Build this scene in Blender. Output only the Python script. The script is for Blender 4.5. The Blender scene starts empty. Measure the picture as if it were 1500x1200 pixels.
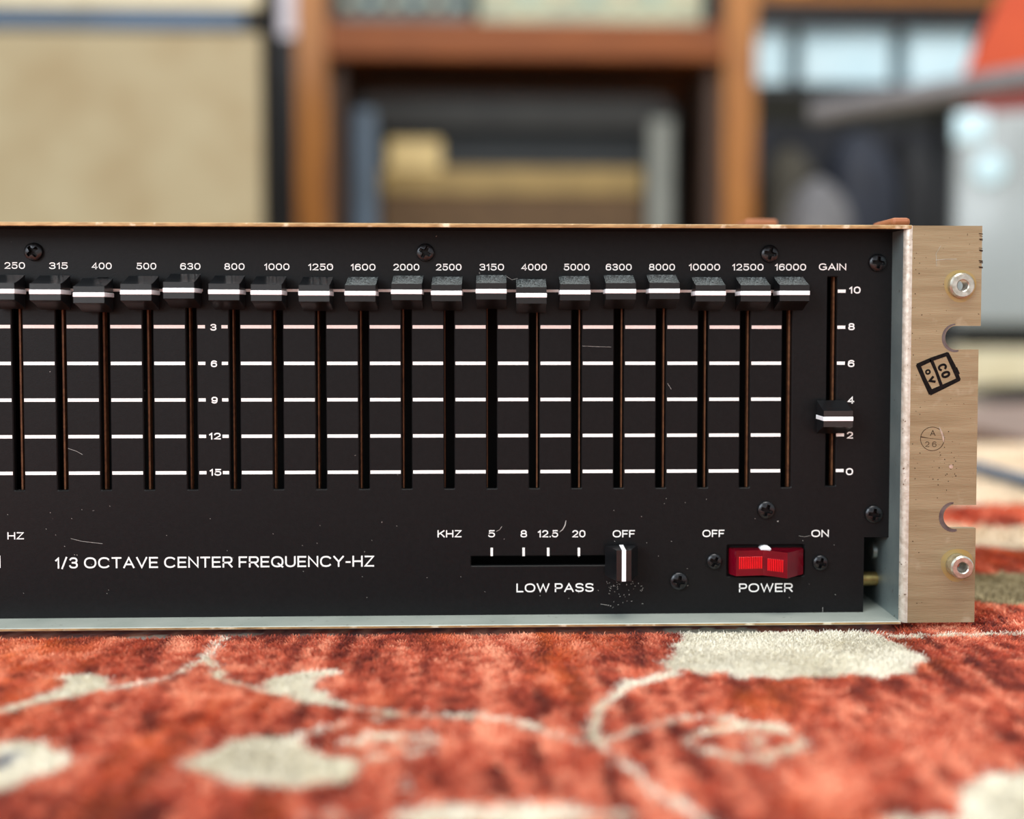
import bpy, bmesh, math, random
import numpy as np
from mathutils import Vector, Matrix
random.seed(7); rng = np.random.default_rng(7)
S = bpy.context.scene
COL = S.collection
MM = 0.001
# ------------------------------------------------------------------ camera
F = 1551.5; PPX, PPY = 788.47, 528.96            # focal length and principal point, pixels of the 1500x1200 frame
YAW, PIT, ROL = 0.0309, 0.0361, -0.0009
ZO = 0.0733                                       # row nine of the scale above the rug
CAM = np.array([0.03367, -0.3495, 0.02999 + ZO])
cy_, sy_, cp_, sp_ = math.cos(YAW), math.sin(YAW), math.cos(PIT), math.sin(PIT)
fwd = np.array([sy_*cp_, cy_*cp_, -sp_]); rgt = np.array([cy_, -sy_, 0.0]); dwn = np.cross(fwd, rgt)
cr_, sr_ = math.cos(ROL), math.sin(ROL)
rgt, dwn = cr_*rgt + sr_*dwn, -sr_*rgt + cr_*dwn
cam_d = bpy.data.cameras.new('camera'); cam = bpy.data.objects.new('camera', cam_d); COL.objects.link(cam)
cam.matrix_world = Matrix([[rgt[i], -dwn[i], -fwd[i], CAM[i]] for i in range(3)] + [[0, 0, 0, 1]])
cam_d.sensor_fit = 'HORIZONTAL'; cam_d.sensor_width = 36.0; cam_d.lens = F/1500*36
cam_d.shift_x = (750-PPX)/1500; cam_d.shift_y = (PPY-600)/1500
cam_d.clip_start = 0.01; cam_d.clip_end = 50
cam_d.dof.use_dof = True; cam_d.dof.focus_distance = 0.356; cam_d.dof.aperture_fstop = 3.3
S.camera = cam
# ------------------------------------------------------------------ light
S.view_settings.view_transform = 'Standard'; S.view_settings.look = 'None'
S.view_settings.gamma = 1.0; S.view_settings.use_curve_mapping = False
S.view_settings.exposure = 0.0
W = bpy.data.worlds.new('world'); S.world = W; W.use_nodes = True
wb = W.node_tree.nodes['Background']; wb.inputs[0].default_value = (0.88, 0.95, 1.0, 1); wb.inputs[1].default_value = 1.0

def area(name, loc, target, sx, sy, power, col):
    l = bpy.data.lights.new(name, 'AREA'); l.shape = 'RECTANGLE'; l.size = sx; l.size_y = sy
    l.energy = power; l.color = col
    o = bpy.data.objects.new(name, l); COL.objects.link(o); o.location = loc
    o.rotation_euler = (Vector(target)-Vector(loc)).to_track_quat('-Z', 'Y').to_euler()
    return o
area('ceiling_light', (0.2, -0.5, 2.3), (0.1, 0.0, 0.0), 1.4, 1.0, 44, (1.0, 0.95, 0.88))
area('window_light', (-1.6, -1.7, 1.2), (0.1, 0.1, 0.1), 1.2, 1.4, 60, (0.86, 0.94, 1.0))
area('background_fill_light', (0.5, 0.5, 2.2), (0.3, 2.3, 0.4), 1.6, 1.0, 26, (1.0, 0.96, 0.9))  # unseen fill lamp, added to brighten the furniture behind

# ------------------------------------------------------------------ helpers
def at(px, py, Y):
    """the point of the plane y = Y that lies under a pixel of the photograph"""
    d = rgt*(px-PPX)/F + dwn*(py-PPY)/F + fwd
    p = CAM + d*((Y-CAM[1])/d[1])
    return Vector((float(p[0]), float(p[1]), float(p[2])))
def on_floor(px, py, z=0.0):
    d = rgt*(px-PPX)/F + dwn*(py-PPY)/F + fwd
    p = CAM + d*((z-CAM[2])/d[2])
    return Vector((float(p[0]), float(p[1]), float(p[2])))
def lin(c):
    return tuple(((v/255)/12.92 if v/255 <= 0.04045 else ((v/255+0.055)/1.055)**2.4) for v in c)

def mat(name, c, rough=0.5, metal=0.0, c2=None, scale=200.0, stretch=(1, 1, 1), lo=0.35, hi=0.7, bump=0.0, bscale=None,
        spec=0.5, coat=0.0, trans=0.0, sheen=0.0, specks=None, emit=0.0):
    m = bpy.data.materials.new(name); m.use_nodes = True
    N, L = m.node_tree.nodes, m.node_tree.links; b = N['Principled BSDF']
    a = lin(c); b.inputs['Base Color'].default_value = (*a, 1)
    b.inputs['Roughness'].default_value = rough; b.inputs['Metallic'].default_value = metal
    b.inputs['Specular IOR Level'].default_value = spec
    b.inputs['Coat Weight'].default_value = coat; b.inputs['Transmission Weight'].default_value = trans
    b.inputs['Sheen Weight'].default_value = sheen
    tc = N.new('ShaderNodeTexCoord'); mp = N.new('ShaderNodeMapping'); mp.inputs['Scale'].default_value = stretch
    L.new(tc.outputs['Object'], mp.inputs['Vector'])
    col = None
    if c2 is not None:
        n = N.new('ShaderNodeTexNoise'); n.inputs['Scale'].default_value = scale; n.inputs['Detail'].default_value = 4
        L.new(mp.outputs[0], n.inputs['Vector'])
        r = N.new('ShaderNodeValToRGB'); r.color_ramp.elements[0].position = lo; r.color_ramp.elements[1].position = hi
        r.color_ramp.elements[0].color = (*a, 1); r.color_ramp.elements[1].color = (*lin(c2), 1)
        L.new(n.outputs['Fac'], r.inputs['Fac']); col = r.outputs['Color']
    for sp in (specks or []):                    # (colour, scale, threshold, width)
        n = N.new('ShaderNodeTexNoise'); n.inputs['Scale'].default_value = sp[1]; n.inputs['Detail'].default_value = 3
        L.new(tc.outputs['Object'], n.inputs['Vector'])
        r = N.new('ShaderNodeMapRange'); r.inputs[1].default_value = sp[2]; r.inputs[2].default_value = sp[2]+sp[3]
        L.new(n.outputs['Fac'], r.inputs[0])
        mx = N.new('ShaderNodeMix'); mx.data_type = 'RGBA'
        L.new(r.outputs[0], mx.inputs['Factor'])
        if col is None: mx.inputs[6].default_value = (*a, 1)
        else: L.new(col, mx.inputs[6])
        mx.inputs[7].default_value = (*lin(sp[0]), 1); col = mx.outputs[2]
    if col is not None: L.new(col, b.inputs['Base Color'])
    if bump:
        n = N.new('ShaderNodeTexNoise'); n.inputs['Scale'].default_value = bscale or scale; n.inputs['Detail'].default_value = 3
        L.new(mp.outputs[0], n.inputs['Vector'])
        bp = N.new('ShaderNodeBump'); bp.inputs['Strength'].default_value = bump; bp.inputs['Distance'].default_value = 0.0004
        L.new(n.outputs['Fac'], bp.inputs['Height']); L.new(bp.outputs[0], b.inputs['Normal'])
    return m

class MB:
    """collects shapes and links them as one mesh object"""
    def __init__(s): s.bm = bmesh.new()
    def box(s, x0, x1, y0, y1, z0, z1, bev=0.0, seg=2, rot=None):
        t = bmesh.new(); bmesh.ops.create_cube(t, size=1)
        bmesh.ops.scale(t, vec=(abs(x1-x0), abs(y1-y0), abs(z1-z0)), verts=t.verts)
        if bev: bmesh.ops.bevel(t, geom=t.edges[:], offset=bev, segments=seg, profile=0.5, affect='EDGES')
        if rot is not None: bmesh.ops.transform(t, matrix=rot, verts=t.verts)
        bmesh.ops.translate(t, vec=((x0+x1)/2, (y0+y1)/2, (z0+z1)/2), verts=t.verts)
        return s.add(t)
    def add(s, t):
        me = bpy.data.meshes.new('tmp'); t.to_mesh(me); t.free(); s.bm.from_mesh(me); bpy.data.meshes.remove(me); return s
    def tube(s, pts, r, n=12):
        pts = [Vector(p) for p in pts]; rings = []
        for i, p in enumerate(pts):
            d = (pts[min(i+1, len(pts)-1)]-pts[max(i-1, 0)]).normalized()
            u = d.orthogonal().normalized() if i == 0 else (u - d*u.dot(d)).normalized()
            v = d.cross(u); rr = r[i] if isinstance(r, (list, tuple)) else r
            rings.append([s.bm.verts.new(p+(u*math.cos(2*math.pi*k/n)+v*math.sin(2*math.pi*k/n))*rr) for k in range(n)])
        for a, b in zip(rings, rings[1:]):
            for k in range(n): s.bm.faces.new((a[k], a[(k+1) % n], b[(k+1) % n], b[k]))
        s.bm.faces.new(rings[0][::-1]); s.bm.faces.new(rings[-1]); return s
    def lathe(s, prof, c, axis=(0, -1, 0), n=32):
        """prof: (radius, height along axis) pairs"""
        ax = Vector(axis).normalized(); u = ax.orthogonal().normalized(); v = ax.cross(u); c = Vector(c); rings = []
        for r, h in prof:
            if r < 1e-7: rings.append([s.bm.verts.new(c+ax*h)])
            else: rings.append([s.bm.verts.new(c+ax*h+(u*math.cos(2*math.pi*k/n)+v*math.sin(2*math.pi*k/n))*r) for k in range(n)])
        for a, b in zip(rings, rings[1:]):
            for k in range(n):
                k2 = (k+1) % n
                if len(a) == 1 and len(b) == 1: continue
                if len(a) == 1: s.bm.faces.new((a[0], b[k2], b[k]))
                elif len(b) == 1: s.bm.faces.new((a[k], a[k2], b[0]))
                else: s.bm.faces.new((a[k], a[k2], b[k2], b[k]))
        return s
    def prism(s, pts2, axis, a, b):
        """a closed outline swept along x, y or z; outline pairs are the two other axes in order"""
        def P(p, t): return {'x': (t, p[0], p[1]), 'y': (p[0], t, p[1]), 'z': (p[0], p[1], t)}[axis]
        A = [s.bm.verts.new(P(p, a)) for p in pts2]; B = [s.bm.verts.new(P(p, b)) for p in pts2]
        n = len(pts2)
        for k in range(n): s.bm.faces.new((A[k], A[(k+1) % n], B[(k+1) % n], B[k]))
        s.bm.faces.new(A[::-1]); s.bm.faces.new(B); return s
    def plate(s, outer, holes, y0, t, ch=0.0):
        """a plate facing -y with real holes whose front rims are chamfered by ch"""
        bm = s.bm
        def loop(pts, y): return [bm.verts.new((p[0], y, p[1])) for p in pts]
        def grow(pts, e):
            c = (sum(p[0] for p in pts)/len(pts), sum(p[1] for p in pts)/len(pts))
            out = []
            for p in pts:
                dx, dz = p[0]-c[0], p[1]-c[1]
                out.append((p[0]+math.copysign(e, dx)*min(1, abs(dx)/1e-4), p[1]+math.copysign(e, dz)*min(1, abs(dz)/1e-4)))
            return out
        def fill(loops, nrm):
            es = []
            for lp in loops:
                for k in range(len(lp)):
                    e = bm.edges.get((lp[k], lp[(k+1) % len(lp)])) or bm.edges.new((lp[k], lp[(k+1) % len(lp)])); es.append(e)
            bmesh.ops.triangle_fill(bm, use_beauty=True, use_dissolve=False, edges=es, normal=nrm)
        def wall(A, B):
            for k in range(len(A)):
                k2 = (k+1) % len(A); bm.faces.new((A[k], A[k2], B[k2], B[k]))
        fo, bo = loop(outer, y0), loop(outer, y0+t); fl, bl = [fo], [bo]; wall(fo, bo)
        for h in holes:
            a = loop(grow(h, ch) if ch else h, y0); m = loop(h, y0+ch) if ch else a; b = loop(h, y0+t)
            if ch: wall(a, m)
            wall(m, b); fl.append(a); bl.append(b)
        fill(fl, (0, -1, 0)); fill(bl, (0, 1, 0)); return s
    def build(s, name, m, parent=None, smooth=False, angle=40):
        bmesh.ops.recalc_face_normals(s.bm, faces=s.bm.faces)
        me = bpy.data.meshes.new(name); s.bm.to_mesh(me); s.bm.free()
        for mm_ in (m if isinstance(m, (list, tuple)) else [m]): me.materials.append(mm_)
        o = bpy.data.objects.new(name, me); COL.objects.link(o)
        if parent is not None: o.parent = parent
        if smooth:
            me.polygons.foreach_set('use_smooth', [True]*len(me.polygons))
            me.set_sharp_from_angle(angle=math.radians(angle))
        return o
def rect(x0, x1, z0, z1): return [(x0, z0), (x1, z0), (x1, z1), (x0, z1)]
def rrect(x0, x1, z0, z1, r, n=4):
    out = []
    for cx, cz, a0 in ((x1-r, z0+r, -90), (x1-r, z1-r, 0), (x0+r, z1-r, 90), (x0+r, z0+r, 180)):
        for k in range(n+1):
            a = math.radians(a0+90*k/n); out.append((cx+r*math.cos(a), cz+r*math.sin(a)))
    return out
def circ(x, z, r, n=28): return [(x+r*math.cos(2*math.pi*k/n), z+r*math.sin(2*math.pi*k/n)) for k in range(n)]
def empty(name, loc): 
    o = bpy.data.objects.new(name, None); COL.objects.link(o); o.location = loc; o.empty_display_size = 0.02; return o
def tag(o, label, cat, group=None):
    o['label'] = label; o['category'] = cat
    if group: o['group'] = group
    return o
def struct(o): o['kind'] = 'structure'; return o
def lab(o, label): o['label'] = label; return o
def settle(root):
    """keep children where they were built although the Empty stands at the thing's base"""
    for ch in COL.objects:
        if ch.parent == root: ch.matrix_parent_inverse = Matrix.Translation(root.location).inverted()
    return root

# ------------------------------------------------------------------ materials
M = {}
M['panel'] = mat('black_panel_paint', (14, 14, 15), 0.45, c2=(18, 18, 19), scale=900, bump=0.10, bscale=2500, spec=0.16,
                 specks=[((150, 145, 140), 420, 0.755, 0.03)])
M['ink'] = mat('white_ink', (247, 246, 243), 0.6, c2=(238, 237, 232), scale=2000)
M['ink_pink'] = mat('pinkish_ink', (242, 226, 220), 0.6, c2=(234, 216, 208), scale=2000)  # slightly pink tint for the top two scale lines
M['black_plastic'] = mat('black_glossy_plastic', (16, 17, 19), 0.28, c2=(21, 22, 24), scale=600, spec=0.6, bump=0.05, bscale=3000)
M['dusty_plastic'] = mat('black_dusty_plastic', (24, 25, 26), 0.5, c2=(34, 35, 36), scale=900, spec=0.6, bump=0.2, bscale=3500,
                         specks=[((120, 126, 126), 2600, 0.56, 0.12)])
M['indicator'] = mat('white_indicator_plastic', (250, 250, 252), 0.35, c2=(243, 243, 246), scale=500)
M['screw'] = mat('black_oxide_screw', (44, 45, 47), 0.3, 0.85, c2=(62, 62, 64), scale=1500, bump=0.1)
M['copper'] = mat('brown_fader_card', (112, 74, 46), 0.6, c2=(80, 48, 30), scale=600, spec=0.3)
M['dark'] = mat('dark_inner_metal', (14, 13, 13), 0.7, c2=(20, 19, 18), scale=100, spec=0.2)
M['ear'] = mat('tan_chromated_steel', (160, 145, 114), 0.5, 0.45, c2=(140, 123, 93), scale=90, stretch=(0.3, 1, 4), bump=0.25, bscale=700,
               specks=[((92, 70, 50), 900, 0.69, 0.04), ((176, 164, 138), 120, 0.62, 0.15)])
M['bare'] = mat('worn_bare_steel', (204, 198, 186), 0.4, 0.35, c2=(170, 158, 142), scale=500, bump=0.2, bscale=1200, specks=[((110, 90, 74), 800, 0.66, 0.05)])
M['tray'] = mat('pale_grey_zinc', (170, 176, 168), 0.5, 0.25, c2=(152, 160, 152), scale=50, bump=0.15, bscale=900, specks=[((140, 142, 134), 400, 0.66, 0.06)])
M['rim'] = mat('scuffed_lilac_steel', (112, 102, 100), 0.45, 0.4, c2=(78, 66, 66), scale=300)
M['zinc'] = mat('grey_zinc_steel', (140, 152, 150), 0.4, 0.6, c2=(118, 130, 130), scale=60, bump=0.15, bscale=900,
                specks=[((110, 112, 106), 500, 0.68, 0.05)])
M['edge'] = mat('worn_brassy_edge', (186, 152, 104), 0.5, 0.3, c2=(136, 104, 66), scale=420, stretch=(0.4, 1, 2), bump=0.3, bscale=900,
                specks=[((222, 206, 176), 160, 0.6, 0.1)])
M['nickel'] = mat('nickel_bushing', (205, 202, 192), 0.3, 0.85, c2=(160, 155, 140), scale=500, bump=0.12, bscale=1200)
M['brass'] = mat('brass_spacer', (190, 165, 105), 0.35, 0.8, c2=(150, 125, 75), scale=400, bump=0.1)
M['stamp'] = mat('black_stamp_ink', (10, 9, 9), 0.7, c2=(26, 21, 19), scale=900, spec=0.1)
M['thin_ink'] = mat('brown_black_ink', (44, 32, 25), 0.7, c2=(66, 50, 38), scale=900, spec=0.1)
M['halo'] = mat('yellowed_chromate', (166, 142, 84), 0.5, 0.45, c2=(158, 140, 100), scale=200)
M['red'] = mat('translucent_red_plastic', (120, 4, 28), 0.16, c2=(104, 2, 22), scale=200, coat=0.5, trans=0.25, spec=0.5)
M['red_bright'] = mat('bright_red_ribs', (236, 10, 26), 0.3, c2=(214, 6, 22), scale=300, coat=0.3)
M['lint'] = mat('pale_lint', (190, 186, 180), 0.8, c2=(160, 156, 150), scale=800)

def dusty(m, col, amount=1.0):
    """dust that has settled on whatever faces up"""
    N, L = m.node_tree.nodes, m.node_tree.links; b = N['Principled BSDF']; src = b.inputs['Base Color'].links[0].from_socket
    g = N.new('ShaderNodeNewGeometry'); sx = N.new('ShaderNodeSeparateXYZ'); L.new(g.outputs['Normal'], sx.inputs[0])
    up = N.new('ShaderNodeMapRange'); up.inputs[1].default_value = 0.3; up.inputs[2].default_value = 0.75; L.new(sx.outputs['Z'], up.inputs[0])
    tc = N.new('ShaderNodeTexCoord'); n = N.new('ShaderNodeTexNoise'); n.inputs['Scale'].default_value = 2300; n.inputs['Detail'].default_value = 1
    L.new(tc.outputs['Object'], n.inputs['Vector'])
    r = N.new('ShaderNodeMapRange'); r.inputs[1].default_value = 0.47; r.inputs[2].default_value = 0.62; r.inputs[3].default_value = 0.10; L.new(n.outputs['Fac'], r.inputs[0])
    mu = N.new('ShaderNodeMath'); mu.operation = 'MULTIPLY'; L.new(up.outputs[0], mu.inputs[0]); L.new(r.outputs[0], mu.inputs[1])
    mu2 = N.new('ShaderNodeMath'); mu2.operation = 'MULTIPLY'; mu2.inputs[1].default_value = amount; L.new(mu.outputs[0], mu2.inputs[0])
    mx = N.new('ShaderNodeMix'); mx.data_type = 'RGBA'; L.new(mu2.outputs[0], mx.inputs['Factor']); L.new(src, mx.inputs[6]); mx.inputs[7].default_value = (*lin(col), 1)
    L.new(mx.outputs[2], b.inputs['Base Color'])
M['dusty_plastic'] = mat('black_dusty_plastic', (11, 11, 12), 0.38, c2=(16, 16, 17), scale=900, spec=0.4, bump=0.08, bscale=3500)
dusty(M['dusty_plastic'], (150, 156, 154), 0.85)
# ================================================================== the equalizer
D = 0.0118                                        # the panel lies this far behind the ears' front
PITCH = 0.0145
zrow = lambda k: ZO + 0.02855 - (k-1)*0.0123845   # k = 0..5 : scale rows 0, 3, 6, 9, 12, 15
eT, eB, eL, eR = ZO+0.06239, ZO-0.07094, 0.16828, 0.19245
XL = -0.262                                       # the left end, out of the frame
xw = eL - 0.0017                                  # inner face of the right-hand side wall
slotx = [(i-9)*PITCH for i in range(19)]
gainx = at(1217.8, 600, D).x
z_tray = at(700, 915.5, 0).z; z_bot = at(700, 920.0, 0).z
eq = tag(empty('graphic_equalizer', (0.0, 0.05, 0)), 'black rack graphic equalizer in a worn tan metal chassis lying on the red rug', 'equalizer')

# front panel with its slots
pz = lambda py: at(740, py, D).z
pxr = at(1306.5, 620, D).x; pxc = at(1265, 850, D).x
z_pb, z_pt, z_cut = pz(901.0), eT-0.0012, at(1290, 787, D).z
sw = 0.00172
st, sb = pz(409), pz(716)
holes = [rrect(x-sw, x+sw, sb, st, 0.0004, 2) for x in slotx]
holes.append(rrect(gainx-sw, gainx+sw, pz(714), pz(404.5), 0.0004, 2))
lp0, lp1 = at(690, 822, D).x, at(922, 822, D).x
holes.append(rrect(lp0, lp1, pz(829), pz(815), 0.0003, 2))
sx0, sx1 = at(1065, 822, D).x, at(1178, 822, D).x
holes.append(rrect(sx0, sx1, pz(847), pz(800.5), 0.0006, 2))
outer = [(XL+0.003, z_pb), (pxc, z_pb), (pxc, z_cut), (pxr, z_cut), (pxr, z_pt), (XL+0.003, z_pt)]
panel = MB().plate(outer, holes, D, 0.002, 0.0003).build('front_panel', M['panel'], eq)

# printing
def _arc(cx, cy, rx, ry, a0, a1, n=14, e=2.35):
    out = []
    for k in range(n+1):
        a = math.radians(a0+(a1-a0)*k/n); c, q = math.cos(a), math.sin(a)
        out.append((cx+rx*math.copysign(abs(c)**(2/e), c), cy+ry*math.copysign(abs(q)**(2/e), q)))
    return out
_O = _arc(.5, .5, .5, .5, 90, 450, 36)
_P = [(0, 0), (0, 1), (.64, 1)]+_arc(.64, .72, .36, .28, 90, -90, 12)+[(0, .44)]
GLYPH = {   # width and centre lines of wide sans-serif capitals and figures in a unit box
    '0': (.86, [_O]), '1': (.40, [[(0, .76), (.9, 1), (.9, 0)]]),
    '2': (.82, [_arc(.5, .69, .48, .31, 165, -28, 14)+[(0, 0), (1, 0)]]),
    '3': (.82, [_arc(.5, .76, .46, .24, 160, -90, 14)+[(.38, .52)], [(.38, .52)]+_arc(.5, .26, .5, .26, 90, -162, 16)]),
    '4': (.86, [[(.76, 0), (.76, 1), (0, .26), (1, .26)]]),
    '5': (.82, [[(.94, 1), (.12, 1), (.06, .50)]+_arc(.48, .325, .52, .325, 140, -160, 18)]),
    '6': (.82, [_arc(.5, .31, .5, .31, 0, 360, 28), _arc(.54, .5, .54, .5, 200, 42, 14)]),
    '8': (.82, [_arc(.5, .765, .43, .235, 0, 360, 24), _arc(.5, .265, .5, .265, 0, 360, 28)]),
    '9': (.82, [_arc(.5, .69, .5, .31, 0, 360, 28), _arc(.46, .5, .54, .5, 20, -138, 14)]),
    'A': (1.06, [[(0, 0), (.5, 1), (1, 0)], [(.17, .31), (.83, .31)]]), 'C': (1.1, [_arc(.52, .5, .52, .5, 42, 318, 26)]),
    'E': (.84, [[(1, 1), (0, 1), (0, 0), (1, 0)], [(0, .5), (.9, .5)]]), 'F': (.80, [[(1, 1), (0, 1), (0, 0)], [(0, .48), (.88, .48)]]),
    'G': (1.12, [_arc(.5, .5, .5, .5, 42, 322, 26)+[(1, .16), (1, .46), (.58, .46)]]), 'H': (.98, [[(0, 0), (0, 1)], [(1, 0), (1, 1)], [(0, .5), (1, .5)]]),
    'I': (.17, [[(.5, 0), (.5, 1)]]), 'K': (.96, [[(0, 0), (0, 1)], [(.96, 1), (0, .36)], [(.36, .6), (1, 0)]]), 'L': (.76, [[(0, 1), (0, 0), (1, 0)]]),
    'N': (.98, [[(0, 0), (0, 1), (1, 0), (1, 1)]]), 'O': (1.16, [_O]), 'P': (.88, [_P]), 'Q': (1.16, [_O, [(.60, .30), (.98, -.04)]]),
    'R': (.94, [_P, [(.56, .44), (1, 0)]]), 'S': (.94, [_arc(.5, .755, .46, .245, 22, 270, 18)+_arc(.5, .255, .5, .255, 90, -160, 18)]),
    'T': (.92, [[(0, 1), (1, 1)], [(.5, 1), (.5, 0)]]), 'U': (1.0, [[(0, 1), (0, .42)]+_arc(.5, .42, .5, .42, 180, 360, 18)+[(1, 1)]]),
    'V': (1.04, [[(0, 1), (.5, 0), (1, 1)]]), 'W': (1.42, [[(0, 1), (.25, 0), (.5, .96), (.75, 0), (1, 1)]]), 'Y': (1.0, [[(0, 1), (.5, .46), (1, 1)], [(.5, .46), (.5, 0)]]),
    'Z': (.92, [[(.03, 1), (1, 1), (0, 0), (1, 0)]]), '-': (.48, [[(0, .42), (1, .42)]]), '/': (.56, [[(0, -.06), (1, 1.06)]]), '.': (.17, [[(.5, 0), (.5, .03)]]),
}
class Print:
    """flat ink on a plane facing -y"""
    def __init__(s, y): s.v, s.f, s.y = [], [], y
    def text(s, body, x0, x1, zc, h, wt=0.17, rot=0.0):
        """wide capitals: height h, stroke wt*h, stretched to run from x0 to x1"""
        x, items, gap = 0.0, [], 0.17
        for ch in body:
            if ch == ' ': x += 0.42; continue
            w, ls = GLYPH[ch]; items.append((x, w, ls)); x += w+gap
        k = (x1-x0)/(x-gap); c, q = math.cos(rot), math.sin(rot); ox, oz = (x0+x1)/2, zc; sw_ = wt*h
        for gx_, w, ls in items:
            for l in ls:
                P = []
                for u, v in l:
                    a = gx_*k+sw_/2+u*max(0, w*k-sw_)-(x1-x0)/2 if w > 0.2 else (gx_+w/2)*k-(x1-x0)/2
                    b = sw_/2+v*(h-sw_)-h/2
                    P.append((ox+a*c-b*q, oz+a*q+b*c))
                s.line(P, sw_)
        return s
    def line(s, P, w):
        """one mitred ribbon along a centre line, a hair in front of the ribbon before it"""
        P = [Vector(p) for p in P]; P = [p for i, p in enumerate(P) if i == 0 or (p-P[i-1]).length > 1e-9]
        closed = (P[0]-P[-1]).length < 1e-7
        if closed: P.pop()
        n = len(P); L_, R_ = [], []
        for i in range(n):
            a = P[i]-P[i-1] if (i or closed) else P[1]-P[0]; b = P[(i+1) % n]-P[i] if (i < n-1 or closed) else P[-1]-P[-2]
            a.normalize(); b.normalize(); na, nb_ = Vector((-a.y, a.x)), Vector((-b.y, b.x)); m = na+nb_
            if m.length < 1e-3: m = na.copy()
            m.normalize(); k = min(1/max(0.2, m.dot(na)), 1.9)*w/2
            p = P[i]-(a*w*0.49 if i == 0 and not closed else a*0)+(b*w*0.49 if i == n-1 and not closed else b*0)
            L_.append(p+m*k); R_.append(p-m*k)
        s.z = getattr(s, 'z', 0)+1; y = s.y-(s.z % 3)*4e-6
        o = len(s.v); s.v += [(p.x, y, p.y) for p in L_]+[(p.x, y, p.y) for p in R_]
        for i in range(n if closed else n-1):
            j = (i+1) % n; s.f.append((o+i, o+j, o+n+j, o+n+i))
    def quad(s, pts, dy=0.0):
        n = len(s.v); s.v += [(p[0], s.y-dy, p[1]) for p in pts]; s.f.append(tuple(range(n, n+len(pts)))); return s
    def bar(s, x0, x1, zc, h): return s.quad(rect(x0, x1, zc-h/2, zc+h/2))
    def stroke(s, pts, w, closed=False):
        if not isinstance(w, list):
            s.line(list(pts)+([pts[0]] if closed else []), w); return s
        n = len(pts)
        for i in range(n if closed else n-1):
            a, b = Vector(pts[i]), Vector(pts[(i+1) % n]); wa = w[i] if isinstance(w, list) else w; wb_ = w[(i+1) % n] if isinstance(w, list) else w
            d = (b-a).normalized(); q = Vector((-d.y, d.x)); a2, b2 = a-d*wa*0.25, b+d*wb_*0.25
            s.quad([a2-q*wa/2, b2-q*wb_/2, b2+q*wb_/2, a2+q*wa/2], (i % 3)*4e-6)
        return s
    def build(s, name, m, parent, label=None):
        me = bpy.data.meshes.new(name); me.from_pydata(s.v, [], s.f); me.materials.append(m)
        bm = bmesh.new(); bm.from_mesh(me); bm.normal_update()
        for f in bm.faces:
            if f.normal.y > 0: f.normal_flip()
        bm.to_mesh(me); bm.free()
        o = bpy.data.objects.new(name, me); COL.objects.link(o); o.parent = parent
        if label: o['label'] = label
        return o
YI = D-0.00006
def T(p, body, x0, x1, yc, hpx, wt=0.155):
    a, b = at(x0, yc, D), at(x1, yc, D); h = at(x0, yc-hpx/2, D).z-at(x0, yc+hpx/2, D).z
    p.text(body, a.x, b.x, (a.z+b.z)/2, h, wt)
FL = [('250', 6.7, 36.7), ('315', 72, 99.3), ('400', 134.3, 163.7), ('500', 200, 229), ('630', 264, 293.7), ('800', 328.7, 358.3),
      ('1000', 387.3, 424), ('1250', 451.7, 488), ('1600', 514, 550), ('2000', 576.3, 614.3), ('2500', 638.7, 676), ('3150', 702.3, 738.3),
      ('4000', 763.7, 801), ('5000', 826, 863.7), ('6300', 887.3, 925.3), ('8000', 950.7, 988.7), ('10000', 1009.3, 1054.7),
      ('12500', 1072.7, 1118.3), ('16000', 1135.3, 1180.7)]
p = Print(YI)
for t, a, b in FL: T(p, t, a, b, 389+min(2.4, (a/500)*2.4), 9.8)
p.build('frequency_lettering', M['ink'], panel, 'white band frequencies from 250 to 16000 printed above the sliders')
p, pp = Print(YI), Print(YI)
hw = 0.0021
for k in range(1, 6):
    q = pp if k == 1 else p
    for i in range(-1, 18):
        x0 = (slotx[i] if i >= 0 else slotx[0]-PITCH)+hw; x1 = slotx[i+1]-hw
        if i == 4:
            q.bar(x0+0.0002, x0+0.0026, zrow(k), 0.0011); q.bar(x1-0.0022, x1-0.0001, zrow(k), 0.0011)
        else: q.bar(x0, x1, zrow(k), 0.00115)
for t, x, k in (('3', 312.6, 1), ('6', 313.5, 2), ('9', 314.3, 3), ('12', 315, 4), ('15', 315.8, 5)):
    yc = [0, 479.5, 533, 586.3, 639, 692][k]; w = 9 if len(t) == 1 else 17
    T(p, t, x-w/2, x+w/2, yc, 9.8, 0.19)
p.build('scale_lines', M['ink'], panel, 'white horizontal lines and numbers of the slider scale')
a0 = at(297, 427, D).x; a1 = at(318, 427, D).x
pp.bar(slotx[0]-PITCH, a0, zrow(0)-0.0001, 0.0009); pp.bar(a1, slotx[18]+0.004, zrow(0)-0.0001, 0.0009)
pp.build('pinkish_scale_lines', M['ink_pink'], panel, 'pinkish top two lines of the slider scale')
p = Print(YI)
T(p, 'GAIN', 1199.5, 1239.5, 391, 10)
for k, t in enumerate(('10', '8', '6', '4', '2', '0')):
    x0, x1, z = at(1225.6, 560, D).x, at(1237.2, 560, D).x, zrow(k)
    if k != 3: p.bar(x0, x1, z, 0.0011)
    yc = [425, 478.6, 532.6, 586.2, 637.6, 691][k]
    xs = [(1244, 1260.5), (1242.6, 1251.8), (1242, 1251.5), (1241.5, 1251), (1240.5, 1249.5), (1239, 1249.5)][k]
    T(p, t, xs[0], xs[1], yc, 10.2, 0.18)
p.build('gain_scale', M['ink'], panel, 'white GAIN scale from 10 down to 0')
p = Print(YI)
for t, a, b in (('KHZ', 641, 676), ('5', 715.3, 725), ('8', 762.5, 772), ('12.5', 788, 817.5), ('20', 838.3, 857.5), ('OFF', 897.5, 930)):
    T(p, t, a, b, 782, 10.5)
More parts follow.
